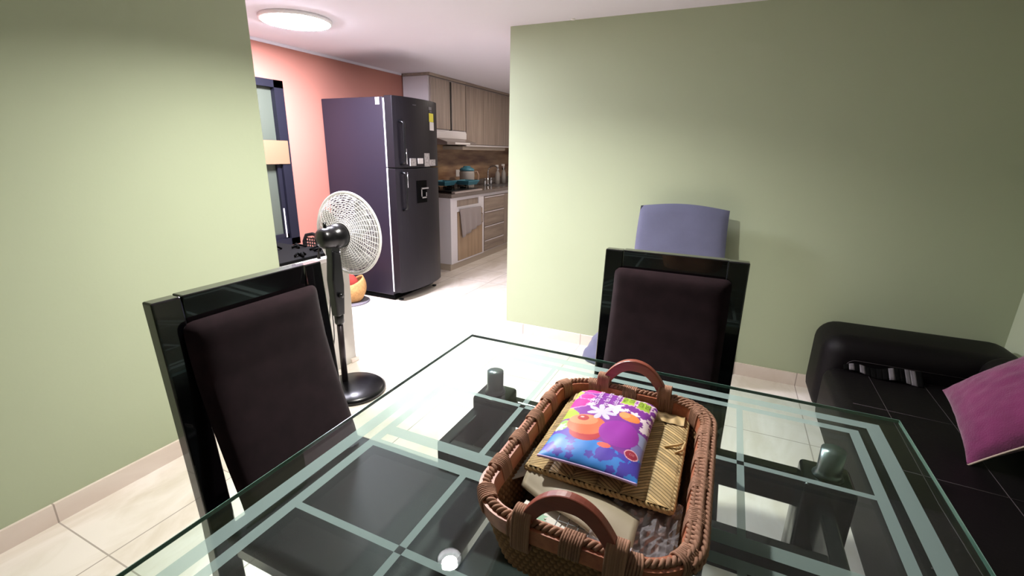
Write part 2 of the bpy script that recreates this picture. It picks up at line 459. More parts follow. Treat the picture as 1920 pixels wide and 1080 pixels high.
for x in xs:
    for (a, b), cy in zip(segs, cross_y):
        quad(x-lw/2, x+lw/2, cy+lw/2, a); quad(x-lw/2, x+lw/2, b, cy-lw/2)
for cy in cross_y:
    for (a, b) in ((ix0, xs[0]-lw/2), (xs[0]+lw/2, xs[1]-lw/2), (xs[1]+lw/2, ix1)):
        quad(a, b, cy-lw/2, cy+lw/2)
s.build('frosted_pattern', M['frost'], top)
for sy in (1, -1):
    def Y(y): return y if sy == 1 else 2*yc_-y
    f = MB()
    def fb(x0, x1, ya, yb, za, zb):
        ya, yb = sorted((Y(ya), Y(yb))); f.box(x0, x1, ya, yb, za, zb, .004)
    fb(-.575, .281, 1.08, 1.11, .555, .64)     # far apron board
    fb(-.575, -.545, .82, 1.0795, .555, .64)   # left board
    fb(.251, .281, .82, 1.0795, .555, .64)
    fb(-.5445, .2505, .82, .85, .555, .64)     # near board
    f.build('base_frame', M['blackwood'], t)
    for sx in (-1, 1):
        px = -.53 if sx < 0 else .272
        ya, yb = sorted((Y(1.0), Y(1.10)))
        leg = MB().box(px-.048, px+.048, ya, yb, 0, .675, .01, 3).build('leg', M['blackwood'], t)
        MB().lathe([(.030, .676), (.024, .684), (.023, .690), (.023, TZ-.0105)], (px, (ya+yb)/2, 0), 28).build('spacer', M['steel'], leg)

t = thing('bench', 'dark padded bench seen through the near part of the glass table', 'bench', (-.055, .5, 0))
MB().box(-.44, .33, .12, .86, .395, .45, .02, 4).build('seat', M['seat'], t)
MB().box(-.42, .31, .14, .84, .335, .394, .003).build('seat_frame', M['blackwood'], t)
for x in (-.40, .29):
    for y in (.16, .82): MB().box(x-.02, x+.02, y-.02, y+.02, 0, .3345, .003).build('leg', M['blackwood'], t)

# ---------------------------------------------------------------- dining chairs
def make_chair(label):
    c = thing('dining_chair', label, 'chair', (0, 0, 0), 0)
    W = .231
    def post(sx):
        # straight lacquered upright leaning back, in the YZ plane
        poly = [(-.075, 0), (-.030, 0), (-.062, .30), (-.045, .46), (.0, 1.0), (-.040, 1.0), (-.088, .46), (-.103, .30)]
        poly = [(-.085, 0), (-.048, 0), (-.048, .44), (.0, 1.007), (-.036, 1.007), (-.084, .44)]
        a, b = (sx*W, sx*(W-.062)); a, b = min(a, b), max(a, b)
        bm = MB(); bm.prism(poly, a, b, 'X'); return bm
    for sx in (-1, 1):
        o = post(sx).build('back_post', M['lacquer'], c, True)
        md = o.modifiers.new('b', 'BEVEL'); md.width = .004; md.segments = 2
    # top rail with mitred ends seen as a step
    r = MB(); r.prism([(-.0368, .939), (-.008, .939), (.001, 1.009), (-.0385, 1.009)], -W+.0625, W-.0625, 'X')
    o = r.build('top_rail', M['lacquer'], c, True)
    md = o.modifiers.new('b', 'BEVEL'); md.width = .003; md.segments = 2
    # curved upholstered pad
    def yc(z):
        pts = [(.40, -.165), (.50, -.145), (.60, -.112), (.70, -.082), (.80, -.058), (.88, -.046), (.955, -.040)]
        if z <= pts[0][0]: return pts[0][1]
        for (a, ya), (b, yb) in zip(pts, pts[1:]):
            if z <= b:
                q = (z-a)/(b-a); return ya+(yb-ya)*q
        return pts[-1][1]
    hw, za, zb = .189, .455, .950
    def padf(sgn):
        def fn(u, v):
            # rounded rectangle sheet
            X = (u*2-1); Z = (v*2-1)
            k = .92
            ex = min(1, abs(X)); ez = min(1, abs(Z))
            edge = (1-ex**8)**.5 if ex < 1 else 0
            edge2 = (1-ez**14)**.5 if ez < 1 else 0
            x = X*hw; z = za+(zb-za)*v
            cr = .022                             # rounded corners
            dx = abs(x)-(hw-cr); dz = max(z-(zb-cr), 0)
            if dx > 0 and dz > 0:
                d = math.hypot(dx, dz)
                m = max(dx, dz)
                x = math.copysign(hw-cr+dx*m/d, x); z = zb-cr+dz*m/d
            th = .024*edge*edge2
            return (x, yc(z)+sgn*th-.012, z)
        return fn
    p = MB(); p.grid(padf(-1), 31, 41); p.grid(padf(1), 31, 41)
    p.build('backrest_pad', M['pad'], c, True)
    # seat
    st = MB(); st.box(-.225, .225, -.655, -.115, .395, .45, .022, 4)
    st.build('seat', M['seat'], c, True)
    ap = MB(); ap.box(-.205, .205, -.645, -.12, .345, .394, .004)
    ap.build('seat_frame', M['lacquer'], c, True)
    for sx in (-1, 1):
        l = MB(); l.box(sx*.165-.022, sx*.165+.022, -.64, -.596, 0, .344, .004)
        l.build('leg', M['lacquer'], c, True)
        l = MB(); l.box(sx*.210-.0205 if sx > 0 else -.2315, sx*.210+.0215 if sx > 0 else -.1895, -.115, -.108, .35, .39)
    return c
chair = make_chair('black lacquered dining chair with dark suede back, left of the glass table by the fan')
chair.location = (-1.12, .751, 0); chair.rotation_euler = (0, 0, PI/2)
copy_thing(chair, (-.1425, 1.638, 0), 0, 'black dining chair with dark suede back at the far table end, before the blue-grey board')

# ---------------------------------------------------------------- pedestal fan
FX, FY = -1.865, 1.775
t = thing('pedestal_fan', 'black pedestal fan with a pale grey round grille, seen from behind', 'fan', (FX, FY, 0))
b = MB(); b.lathe([(.165, 0), (.182, .006), (.182, .02), (.165, .034), (.09, .044), (.035, .052)], (FX+.055, FY, 0), 48)
b.build('base', M['black'], t)
b = MB(); b.cyl((FX, FY, .045), (FX, FY, .42), .017, 16); b.build('pole', mat('dark_bronze_pole', '2A2326', .3, metal=.4), t)
b = MB(); b.lathe([(.022, .40), (.026, .41), (.026, .46), (.02, .47)], (FX, FY, 0), 20); b.build('height_collar', M['black'], t)
b = MB(); b.prism([(FY-.03, .45), (FY+.022, .45), (FY+.038, .62), (FY+.03, .80), (FY-.025, .82), (FY-.042, .66)], FX-.026, FX+.026, 'X')
o = b.build('control_body', M['black'], t); md = o.modifiers.new('b', 'BEVEL'); md.width = .01; md.segments = 3
MB().cyl((FX+.026, FY-.005, .57), (FX+.045, FY-.005, .57), .014, 14).build('knob', M['black'], o)
b = MB(); b.prism([(FY-.03, .79), (FY+.025, .79), (FY+.03, .84), (FY-.03, .84)], FX-.02, FX+.02, 'X')
b.build('neck', M['black'], t)
fn_c = Vector((FX, FY, .885))
b = MB(); b.lathe([(.012, -.085), (.038, -.08), (.052, -.062), (.056, -.03), (.056, .0), (.062, .004), (.066, .04), (.066, .07), (.05, .075)], tuple(fn_c), 32, 'Y')
mo = b.build('motor_housing', M['black'], t)
MB().cyl((FX-.01, FY-.03, .935), (FX-.01, FY-.03, .965), .009, 12).build('swing_knob', M['black'], mo)
# grille: rear and front cages
gc = Vector((FX, FY+.12, .885)); GR = .222
g = MB()
def cage(sgn, d0, R0, nr):
    # dome profile from (R0, d) to rim
    def prof(q):
        r = R0+(GR-R0)*q
        return r, sgn*d0*(1-(q**2.6))
    for k in range(nr):
        a = 2*PI*k/nr
        pts = []
        for j in range(9):
            r, h = prof(j/8); tw = a+.35*(j/8-.0)*sgn
            pts.append((gc.x+r*math.cos(tw), gc.y+h, gc.z+r*math.sin(tw)))
        g.tube(pts, .0017, 4)
    for j in range(1, 16):
        r, h = prof(j/16)
        g.tube([(gc.x+r*math.cos(2*PI*i/48), gc.y+h, gc.z+r*math.sin(2*PI*i/48)) for i in range(48)], .0021, 4, True)
cage(-1, .055, .045, 40); cage(1, .05, .035, 40)
g.build('grille', M['fan_grey'], t)
g = MB()
g.tube([(gc.x+GR*math.cos(2*PI*i/64), gc.y, gc.z+GR*math.sin(2*PI*i/64)) for i in range(64)], .0065, 10, True, flat=1.3)
g.build('grille_rim', M['fan_grey'], t)
g = MB(); g.lathe([(.04, .0), (.06, .002), (.06, .007), (.04, .009)], (gc.x, gc.y+.045, gc.z), 24, 'Y')
g.build('grille_badge', M['fan_grey'], t)
bl = MB()
for k in range(3):
    a0 = 2*PI*k/3+.5
    def fnb(u, v, a0=a0):
        r = .03+.165*v; a = a0+(u-.5)*(1.25-.15*v)+.35*v
        return (gc.x+r*math.cos(a), gc.y+(u-.5)*.045, gc.z+r*math.sin(a))
    bl.grid(fnb, 9, 9)
o = bl.build('blades', M['fan_blade'], t); md = o.modifiers.new('s', 'SOLIDIFY'); md.thickness = .002
# cable loop and plug
b = MB(); pts = []
for i in range(30):
    q = i/29
    pts.append((FX-.03-.03*math.sin(q*PI), FY-.02-.02*math.sin(q*2*PI), .58-.34*math.sin(q*PI)**.7 if q < .98 else .56))
b.tube(pts, .003, 6)
b.build('power_cable', M['black'], t)
b = MB(); b.tube([(FX-.035, FY-.03, .84), (FX-.06, FY-.04, .82), (FX-.062, FY-.04, .77)], lambda q: .003 if q < .8 else .010, 8)
b.build('power_plug', M['black'], t)

# ---------------------------------------------------------------- fridge
t = thing('refrigerator', 'tall charcoal two-door fridge standing against the salmon wall', 'fridge', (-2.98, 3.53, 0))
FY0, FY1 = 3.205, 3.835
MB().box(-3.34, -2.668, FY0, FY1, .05, 1.745, .006).build('body', M['fridge_side'], t)
MB().box(-3.33, -2.66, FY0+.01, FY1-.01, .012, .05).build('plinth', M['black_matte'], t)
for yy in (FY0+.05, FY1-.05):
    MB().lathe([(.02, 0), (.022, .012)], (-2.62, yy, 0), 14).build('foot', M['black'], t)
g = MB(); g.box(-2.668, -2.652, FY0+.002, FY1-.002, .085, 1.18); g.box(-2.668, -2.652, FY0+.002, FY1-.002, 1.19, 1.735)
g.build('door_gasket', M['gasket'], t)
def fdoor(za, zb, name):
    n = 18; yy = [FY0-.004+(FY1-FY0+.008)*i/n for i in range(n+1)]
    def xf(y):
        q = (y-(FY0+FY1)/2)/((FY1-FY0)/2+.004)
        return -2.572+.052*(1-abs(q)**2.4)
    poly = [(-2.651, yy[0]), (-2.651, yy[-1])]+[(xf(y), y) for y in reversed(yy)]
    b = MB(); b.prism(poly, za, zb, 'Z')
    o = b.build(name, M['fridge'], t); md = o.modifiers.new('b', 'BEVEL'); md.width = .004; md.segments = 2
    md.limit_method = 'ANGLE'
    return o
lo = fdoor(.085, 1.176, 'lower_door'); up = fdoor(1.186, 1.752, 'freezer_door')
def xf(y):
    q = (y-(FY0+FY1)/2)/((FY1-FY0)/2+.004); return -2.572+.052*(1-min(1, abs(q))**2.4)
def handle(z0, z1, par):
    y = FY0+.055; x0 = xf(y); b = MB(); n = 12
    pts = [(x0-.002, y, z0), (x0+.035, y, z0+.012)]+[(x0+.042, y+.002, z0+.02+(z1-z0-.04)*i/8) for i in range(9)]+[(x0+.035, y, z1-.012), (x0-.002, y, z1)]
    b.tube(pts, .012, 10); o = b.build('handle', M['black'], par)
    return o
h1 = handle(1.215, 1.56, up); MB().cyl((xf(FY0+.055)+.054, FY0+.064, 1.215), (xf(FY0+.055)+.054, FY0+.064, 1.34), .0035, 8).build('handle_strip', M['chrome'], up)
h2 = handle(.83, 1.15, lo); MB().cyl((xf(FY0+.055)+.054, FY0+.064, 1.02), (xf(FY0+.055)+.054, FY0+.064, 1.15), .0035, 8).build('handle_strip', M['chrome'], lo)
def decal(y0, y1, z0, z1, name, m, par, off=.0015, th=.001):
    b = MB(); n = 6
    def fn(u, v): y = y0+(y1-y0)*u; return (xf(y)+off, y, z0+(z1-z0)*v)
    b.grid(fn, n, 2, smooth=False); o = b.build(name, m, par)
    md = o.modifiers.new('s', 'SOLIDIFY'); md.thickness = th; md.offset = 1; return o
decal(3.425, 3.565, .875, 1.07, 'water_dispenser', M['black_matte'], lo, .002, .004)
d = MB(); yy0, yy1 = 3.475, 3.545
xx = xf(3.5)+.008
d.box(xx, xx+.01, yy0-.01, yy1+.03, .995, 1.008); d.box(xx, xx+.01, yy0-.012, yy0+.0, .93, 1.005); d.box(xx, xx+.01, yy0, yy1, .915, .927); d.box(xx, xx+.01, yy1-.012, yy1, .918, .965)
d.build('dispenser_lever', M['chrome'], lo)
decal(3.648, 3.735, 1.575, 1.648, 'energy_label', M['yellow'], up)
decal(3.655, 3.740, 1.503, 1.574, 'energy_label', M['white_pl'], up)
decal(3.645, 3.70, 1.675, 1.70, 'maker_badge', mat('dull_silver_badge', '77767C', .3, metal=.6), up)
decal(3.66, 3.70, 1.655, 1.668, 'maker_badge', mat('dull_silver_badge_small', '6A696F', .3, metal=.6), up)
decal(3.41, 3.455, 1.692, 1.70, 'maker_badge', mat('dull_silver_wordmark', '5D5C62', .3, metal=.6), up)
MB().box(-2.74, -2.70, FY0-.003, FY0-.0005, 1.685, 1.74).build('side_sticker', M['white_pl'], t)
magm = mat('pale_magnet_photo', 'A8A4A2', .5, noise_s=60, noise_a=.35)
for i, (ya, yb, za, zb, lab) in enumerate([(3.345, 3.43, 1.198, 1.262, 'pale square magnet lowest and furthest left on the freezer door'),
        (3.45, 3.525, 1.215, 1.262, 'small white oblong magnet second from the left on the freezer door'),
        (3.55, 3.625, 1.19, 1.305, 'tall narrow grey magnet standing among the freezer door magnets'),
        (3.64, 3.73, 1.195, 1.25, 'pale magnet furthest right on the freezer door')]):
    b = MB(); xm = xf((ya+yb)/2)
    b.box(xm-.001, xm+.006, ya, yb, za, zb, .002)
    o = b.build('fridge_magnet', magm if i != 1 else M['white_pl']); tag(o, lab, 'magnet', 'magnets on the freezer door')

# ---------------------------------------------------------------- upper cabinets
t = thing('wall_cabinet', 'short wood-look wall cabinet with white side, above the cooker hood', 'cabinet', (-3.17, 4.75, 1.55))
MB().box(XS+.013, -3.02, 4.36, 5.10, 1.55, 2.08).build('body', M['cab_white'], t)
MB().box(-3.0195, -3.0, 4.385, 4.755, 1.56, 2.07, .002).build('door', M['cab'], t)
MB().box(-3.0195, -3.0, 4.80, 5.095, 1.56, 2.07, .002).build('door', M['cab'], t)
MB().box(-3.0195, -3.012, 4.757, 4.798, 1.55, 2.07).build('gap_shade_strip', M['gap_shade'], t)  # solid dark strip standing in for the shade inside the gap
MB().box(-3.0195, -2.998, 4.37, 5.10, 1.535, 1.5495).build('bottom_rail', M['hood'], t)
MB().box(XS+.013, -2.992, 4.355, 5.10, 2.081, H-.001).build('crown_strip', M['cab_h'], t)
t = thing('wall_cabinet', 'long wood-look wall cabinet row running to the far end of the kitchen', 'cabinet', (-3.17, 6.1, 1.4))
MB().box(XS+.013, -3.02, 5.105, 7.19, 1.40, 2.08).build('body', M['cab_white'], t)
for a, b_ in ((5.12, 5.555), (5.56, 5.90), (5.905, 6.33), (6.335, 6.75), (6.755, 7.18)):
    MB().box(-3.0195, -3.0, a, b_, 1.41, 2.07, .002).build('door', M['cab'], t)
MB().box(XS+.013, -2.992, 5.105, 7.19, 2.081, H-.001).build('crown_strip', M['cab_h'], t)
MB().box(-3.0195, -2.998, 5.105, 7.18, 1.387, 1.3995).build('bottom_rail', M['hood'], t)
tag(MB().box(XS+.013, -3.05, 5.106, 6.3, 1.345, 1.386, .002).build('under_cabinet_shelf', mat('pale_shelf', 'BFB2A2', .5)),
    'slim pale shelf strip under the long wall cabinet row', 'shelf')
t = thing('cooker_hood', 'pale slim cooker hood under the short wall cabinet', 'hood', (-3.15, 4.78, 1.40))
MB().box(XS+.013, -2.99, 4.44, 5.10, 1.462, 1.534, .004).build('hood_body', M['hood'], t)
v = MB(); v.prism([(-3.3, 1.40), (-2.86, 1.395), (-2.86, 1.425), (-2.99, 1.4615), (-3.3, 1.4615)], 4.46, 5.10, 'Y')
v.build('visor', M['hood2'], t)
MB().box(-2.859, -2.855, 4.62, 4.95, 1.402, 1.42).build('control_strip', M['white_pl'], t)

# ---------------------------------------------------------------- kitchen counter
t = thing('kitchen_counter', 'white masonry kitchen counter unit under the granite top', 'counter', (-3.05, 5.7, 0))
b = MB()
b.box(XS+.013, -2.79, 4.36, 7.19, .082, .829)
fr = -2.77
b.box(-2.79, fr, 4.36, 4.495, .082, .829); b.box(-2.79, fr, 5.09, 5.128, .082, .829)
b.box(-2.79, fr, 4.495, 5.09, .795, .829); b.box(-2.79, fr, 4.495, 5.09, .665, .72); b.box(-2.79, fr, 5.128, 7.19, .795, .829)
b.box(-2.79, fr, 5.0, 5.09, .72, .795); b.box(-2.79, fr, 4.495, 5.09, .082, .098)
b.build('body', M['masonry'], t)
MB().box(XS+.013, -2.80, 4.385, 7.19, 0, .0815).build('plinth', M['kick'], t)
MB().box(-2.789, -2.782, 4.497, 4.998, .722, .793).build('grille_panel', M['cab'], t)
d = MB().box(-2.789, -2.766, 4.50, 5.085, .10, .66, .002).build('door', M['door_wood'], t)
hh = MB(); hh.tube([(-2.766, 5.06, .60), (-2.745, 5.06, .59), (-2.742, 5.06, .54), (-2.745, 5.06, .49), (-2.766, 5.06, .48)], .005, 8)
hh.build('handle', M['hood2'], d)
for z0, z1 in ((.605, .785), (.42, .60), (.24, .415), (.10, .235)):
    d = MB().box(-2.789, -2.764, 5.135, 5.69, z0, z1, .002).build('drawer', M['cab_h'], t)
    MB().box(-2.7635, -2.757, 5.14, 5.685, z1-.014, z1-.002, .001).build('handle', M['cab_white'], d)
for a, b_ in ((5.70, 6.2), (6.21, 6.7), (6.71, 7.18)):
    MB().box(-2.789, -2.768, a, b_, .10, .785, .002).build('door', M['cab'], t)
t = thing('granite_worktop', 'polished grey granite worktop on the white kitchen counter', 'worktop', (-3.05, 5.7, .83))
MB().box(XS+.013, -2.745, 4.345, 7.19, .83, .872, .005).build('slab', M['granite'], t)
MB().box(XS+.013, -3.30, 5.2, 7.19, .873, .95, .003).build('upstand', M['granite'], t)
MB().box(-3.2, -2.88, 5.75, 6.3, .8721, .874, .0005).build('sink_rim', M['steel'], t)

t = thing('gas_hob', 'black gas hob set on the near end of the granite worktop', 'hob', (-3.02, 4.74, .872))
MB().box(-3.25, -2.80, 4.43, 5.06, .8722, .90, .004).build('hob_plate', M['black'], t)
for x in (-3.13, -2.93):
    for y in (4.58, 4.90):
        bb = MB().lathe([(.03, .9005), (.03, .915), (.02, .92)], (x, y, 0), 16).build('burner', M['black_matte'], t)
        q = MB()
        q.box(x-.075, x+.075, y-.004, y+.004, .925, .932); q.box(x-.004, x+.004, y-.075, y+.075, .925, .932)
        for sx in (-1, 1):
            q.box(x+sx*.07-.004, x+sx*.07+.004, y-.004, y+.004, .9005, .925); q.box(x-.004, x+.004, y+sx*.07-.004, y+sx*.07+.004, .9005, .925)
        q.build('pan_support', M['black_matte'], t)
MB().box(-2.799, -2.752, 4.43, 5.06, .8722, .893, .004).build('front_strip', mat('pale_hob_front', 'A69A96', .3), t)
def tray(x, y, hx, hy, z0, z1, lab):
    b = MB()
    def rr_(sx, z): return [(x-hx*sx, y-hy*sx, z), (x+hx*sx, y-hy*sx, z), (x+hx*sx, y+hy*sx, z), (x-hx*sx, y+hy*sx, z)]
    v = rr_(.8, z0)+rr_(1, z1)+rr_(1.05, z1)+rr_(1.05, z1-.006)+rr_(.96, z1-.001)+rr_(.77, z0+.004)
    fs = [(3, 2, 1, 0), (20, 21, 22, 23)]
    for a, c in ((0, 3), (3, 2), (2, 4), (4, 5)):
        for i in range(4):
            j = (i+1) % 4; fs.append((a*4+i, a*4+j, c*4+j, c*4+i))
    b.add(v, fs); return tag(b.build('food_container', M['teal']), lab, 'container', 'blue containers on the hob')
tray(-3.12, 4.77, .10, .13, .933, .985, 'blue plastic container on the left of the hob')
tray(-2.97, 5.06, .10, .13, .933, .985, 'blue plastic container on the right of the hob, before the jug')
# jug
JX, JY = -3.12, 5.32
t = thing('pitcher', 'cloudy plastic pitcher with a blue lid on the granite worktop', 'pitcher', (JX, JY, .8725))
MB().lathe([(.085, .8725), (.092, .885), (.098, 1.06), (.09, 1.085)], (JX, JY, 0), 28).build('jug_body', M['clear'], t)
MB().lathe([(.094, 1.0855), (.096, 1.105), (.07, 1.125), (.05, 1.128), (.045, 1.145)], (JX, JY, 0), 28).build('lid', M['teal'], t)
MB().tube([(JX+.06, JY+.06, 1.075), (JX+.10, JY+.09, 1.075), (JX+.115, JY+.1, 1.03), (JX+.11, JY+.1, .96), (JX+.075, JY+.06, .92)], .01, 8).build('handle', mat('beige_handle', 'A88C78', .5), t)
# tap
t = thing('kitchen_tap', 'chrome swan-neck mixer tap on the granite worktop', 'tap', (-3.10, 5.86, .874))
b = MB(); b.lathe([(.02, .8745), (.014, .90), (.009, .91), (.009, 1.05)], (-3.10, 5.86, 0), 14)
b.tube([(-3.10+.09*(1-math.cos(a)), 5.86, 1.05+.09*math.sin(a)) for a in [PI*i/14 for i in range(13)]], .008, 8)
b.build('spout', M['chrome'], t)
for dy in (-.09, .09):
    MB().lathe([(.02, .8745), (.016, .90), (.02, .93), (.012, .96), (.018, .965), (.018, .975)], (-3.10, 5.86+dy, 0), 12).build('tap_handle', M['chrome'], t)
def bottle(x, y, h, r, m, lab, head=M['white_pl']):
    t = thing('soap_bottle', lab, 'bottle', (x, y, .8725), 0, 'bottles beside the tap')
    MB().lathe([(r, .8745), (r, .8745+h*.6), (r*.5, .8745+h*.75), (r*.4, .8745+h*.8)], (x, y, 0), 16).build('bottle_body', m, t)
    b = MB(); b.cyl((x, y, .8745+h*.8+.0005), (x, y, .8745+h), r*.3, 8); b.box(x-.012, x+.012, y-.05, y+.012, .8745+h, .8745+h+.03, .003)
    b.build('pump_head', head, t)
bottle(-3.12, 6.20, .24, .035, M['clear'], 'cloudy soap bottle with white spray head just past the tap')
bottle(-3.10, 6.36, .25, .033, mat('pale_bottle', 'A9A6A0', .4), 'pale soap bottle with a white head, furthest right by the tap')
bottle(-3.16, 6.50, .19, .03, mat('brown_bottle', '5B4436', .4), 'short brown bottle with a black head behind the soap bottles', M['black'])
tag(MB().box(XS+.0125, XS+.02, 5.40, 5.50, 1.0, 1.09, .003).build('wall_socket', M['white_pl']), 'white square wall socket on the wood-look backsplash beside the pitcher', 'socket')
# towel over the door
tw = MB()
def ftw(u, v):
    y = 4.52+.50*u; top_ = .695-.01*u
    ln = .30-.10*u if u > .12 else .20+.8*u
    ln = .33*(1-.35*u)
    y = y+(v*.05*(1-u))
    return (-2.752+.012*math.sin(u*22)*v+.004*v, y, top_-ln*v)
tw.grid(ftw, 40, 16)
o = tw.build('kitchen_towel', M['towel']); md = o.modifiers.new('s', 'SOLIDIFY'); md.thickness = .006
tag(o, 'crumpled grey towel hanging over the brown counter door', 'towel')

# bag beside fridge
tag(MB().lathe([(.17, 0), (.175, .006), (.16, .014)], (-3.0, 3.0, 0), 30).build('floor_mat', M['grey_mat']), 'round grey mat on the floor between fridge and low counter', 'mat')
t = thing('straw_bag', 'straw bag with red fabric slumped beside the fridge', 'bag', (-2.96, 2.99, .0145))
b = MB()
def fbag(u, v):
    a = 2*PI*u; r = (.10+.05*math.sin(v*2.6))*(1+.08*math.sin(3*a))
    return (-2.99+r*math.cos(a), 2.99+r*.9*math.sin(a), .0146+.20*v+.03*v*math.sin(a*2))
b.grid(fbag, 30, 12, True)
b.add([fbag(i/30, 0) for i in range(30)], [tuple(range(30))])
o = b.build('bag_body', M['straw'], t); md = o.modifiers.new('s', 'SOLIDIFY'); md.thickness = .006
b = MB()
def fred(u, v):
    a = 2*PI*u; r = .09*(1-v**2)*(1+.2*math.sin(4*a))+.004
    return (-3.01+r*math.cos(a), 2.985+r*math.sin(a), .17+.13*v)
b.grid(fred, 24, 9, True); b.build('fabric_bundle', M['red'], t)
# mesh chair
t = thing('mesh_back_chair', 'black chair with a perforated rounded back behind the low counter', 'chair', (-2.92, 2.55, 0))
b = MB(); xa, xb = -3.03, -2.83
for i in range(9):
    x = xa+(xb-xa)*i/8; b.cyl((x, 2.6, .46), (x, 2.6, .66-.03*abs(i-4)/4*1.2), .005, 6)
for j in range(8):
    z = .48+.024*j; b.cyl((xa, 2.6, z), (xb, 2.6, z), .005, 6)
b.tube([(xa, 2.6, .44), (xa, 2.6, .62), (xa+.03, 2.6, .67), (-2.93, 2.6, .685), (xb-.03, 2.6, .67), (xb, 2.6, .62), (xb, 2.6, .44)], .014, 10)
b.build('backrest', M['black'], t)
MB().box(-3.08, -2.78, 2.22, 2.585, .40, .425, .01).build('seat', M['black'], t)
for x in (-3.04, -2.82):
    for y in (2.26, 2.56): MB().cyl((x, y, 0), (x, y, .399), .012, 10).build('leg', M['black'], t)

# ---------------------------------------------------------------- blue-grey covered board by the back wall
t = thing('covered_board', 'blue-grey cloth covered board leaning on the back wall behind the far chair', 'board', (-.25, 2.9, 0))
b = MB()
def fbd(sg):
    def fn(u, v):
        X = u*2-1; hw = .285-.035*v
        x = -.235+X*hw-.004*math.sin(v*9); z = .001+1.045*v-.012*abs(X)**3*(v)+.006*math.cos(X*3)*v
        y = 2.80+.135*v
        e = (1-abs(X)**6)**.5*(1-(abs(2*v-1))**30)**.5
        wr = .004*noise.noise(Vector((x*6, z*5, 3)))
        return (x, y+sg*(.026*e)+wr, z)
    return fn
b.grid(fbd(-1), 31, 41); b.grid(fbd(1), 31, 41)
b.build('cushioned_panel', M['cloth'], t)
b = MB()
def fcl(u, v):
    a = PI*u; 
    x = -.515-.04*math.sin(u*PI)-(.21*(1-v**1.6))*(.35+.65*math.sin(a)**.8)
    y = 2.86-.13*math.cos(a)*(1-.6*v)
    z = .004+.30*v
    n_ = .03*noise.noise(Vector((u*7, v*5, 1)))*(1-.5*v)
    return (x+n_, y, z)
b.grid(fcl, 26, 16)
o = b.build('trailing_cloth', M['cloth'], t); md = o.modifiers.new('s', 'SOLIDIFY'); md.thickness = .005

# ---------------------------------------------------------------- sofa
t = thing('sofa', 'low black leather sofa with rounded arm in the right corner', 'sofa', (.95, 1.7, 0))
AX0, AX1 = .535, 1.355
b = MB(); b.box(AX0, AX1, 2.60, 2.985, .02, .475, .10, 6)
arm = b.build('arm', M['leather'], t)
b = MB(); b.box(1.10, AX1, .55, 2.62, .03, .52, .09, 6); b.build('backrest', M['leather'], t)
b = MB(); b.box(AX0+.01, 1.15, .55, 2.62, .03, .33, .06, 5); seat = b.build('seat', M['leather'], t)
b = MB(); b.box(AX0, AX1, .20, .56, .02, .50, .10, 6); b.build('arm', M['leather'], t)
sm = MB()
for y in (2.2, 1.75, 1.3, .85): sm.tube([(AX0+.06, y, .3305), (1.09, y-.03, .3303)], .0014, 5)
for x in (.72, .93): sm.tube([(x, 2.6, .3305), (x-.02, 1.6, .3305), (x, .6, .3303)], .0014, 5)
sm.build('seat_seam', M['seam'], seat)
sm = MB(); ap_ = [(AX0+.10, 2.5985, .22), (AX0+.10, 2.5985, .33)]+[(AX0+.14-.04*math.cos(a), 2.5985, .335+.04*math.sin(a)) for a in [PI/2*i/8 for i in range(9)]]+[(1.1, 2.5985, .375)]
sm.tube(ap_, .0016, 5)
sm.build('arm_seam', M['seam'], arm)
# striped pouch lying in the crease
b = MB(); rr = random.Random(5)
for k in range(14):
    u0, u1 = k/14, (k+1)/14
    def fz(u, v, u0=u0, u1=u1):
        q = u0+(u1-u0)*u; x = .62+.30*q; w2 = .012+.022*q
        return (x, 2.575-w2*2.2*(1-v)+.01*math.sin(q*9), .336+w2*1.4*v+.006*math.sin(q*12))
    b.grid(fz, 4, 4)
o = b.build('striped_scarf', [M['black_matte'], M['stripe_w']])
for i, p in enumerate(o.data.polygons): p.material_index = 1 if (i//9) in (1, 3, 8, 11, 12) else 0
md = o.modifiers.new('s', 'SOLIDIFY'); md.thickness = .004
tag(o, 'thin black and grey striped scarf in the crease of the black sofa', 'scarf')
# magenta cushion
t = thing('cushion', 'magenta plush cushion leaning on the back of the black sofa', 'cushion', (1.12, 2.05, .34))
A = Vector((.872, 2.225, .45)); e1 = Vector((-.03, -.93, -.33)).normalized()
e2 = Vector((.60, .04, .86)); e2 = (e2-e1*e2.dot(e1)).normalized(); nn = e2.cross(e1).normalized()
if nn.z < 0: nn = -nn
S1, S2 = .36, .44
def fcu(sg):
    def fn(u, v):
        X, Z = u*2-1, v*2-1
        pinch = 1-.07*(1-abs(Z)**2)*abs(X)**3; pinch2 = 1-.07*(1-abs(X)**2)*abs(Z)**3
        th = .075*((1-abs(X)**2.4)*(1-abs(Z)**2.4))**.55
        fz = .004*noise.noise(Vector((u*14, v*14, sg)))
        p = A+e1*(S1/2*(1+X*pinch))+e2*(S2/2*(1+Z*pinch2))+nn*(sg*th+fz*(1 if th > .01 else 0))
        return tuple(p)
    return fn
b = MB(); b.grid(fcu(1), 41, 41); b.grid(fcu(-1), 41, 41); b.build('cushion_cover', M['magenta'], t)
b = MB(); pts = []
for i in range(20): pts.append(Vector(fcu(0)(1, i/19))-nn*.004)
b.tube([tuple(p) for p in pts], .004, 6); b.build('piping', M['cream'], t)

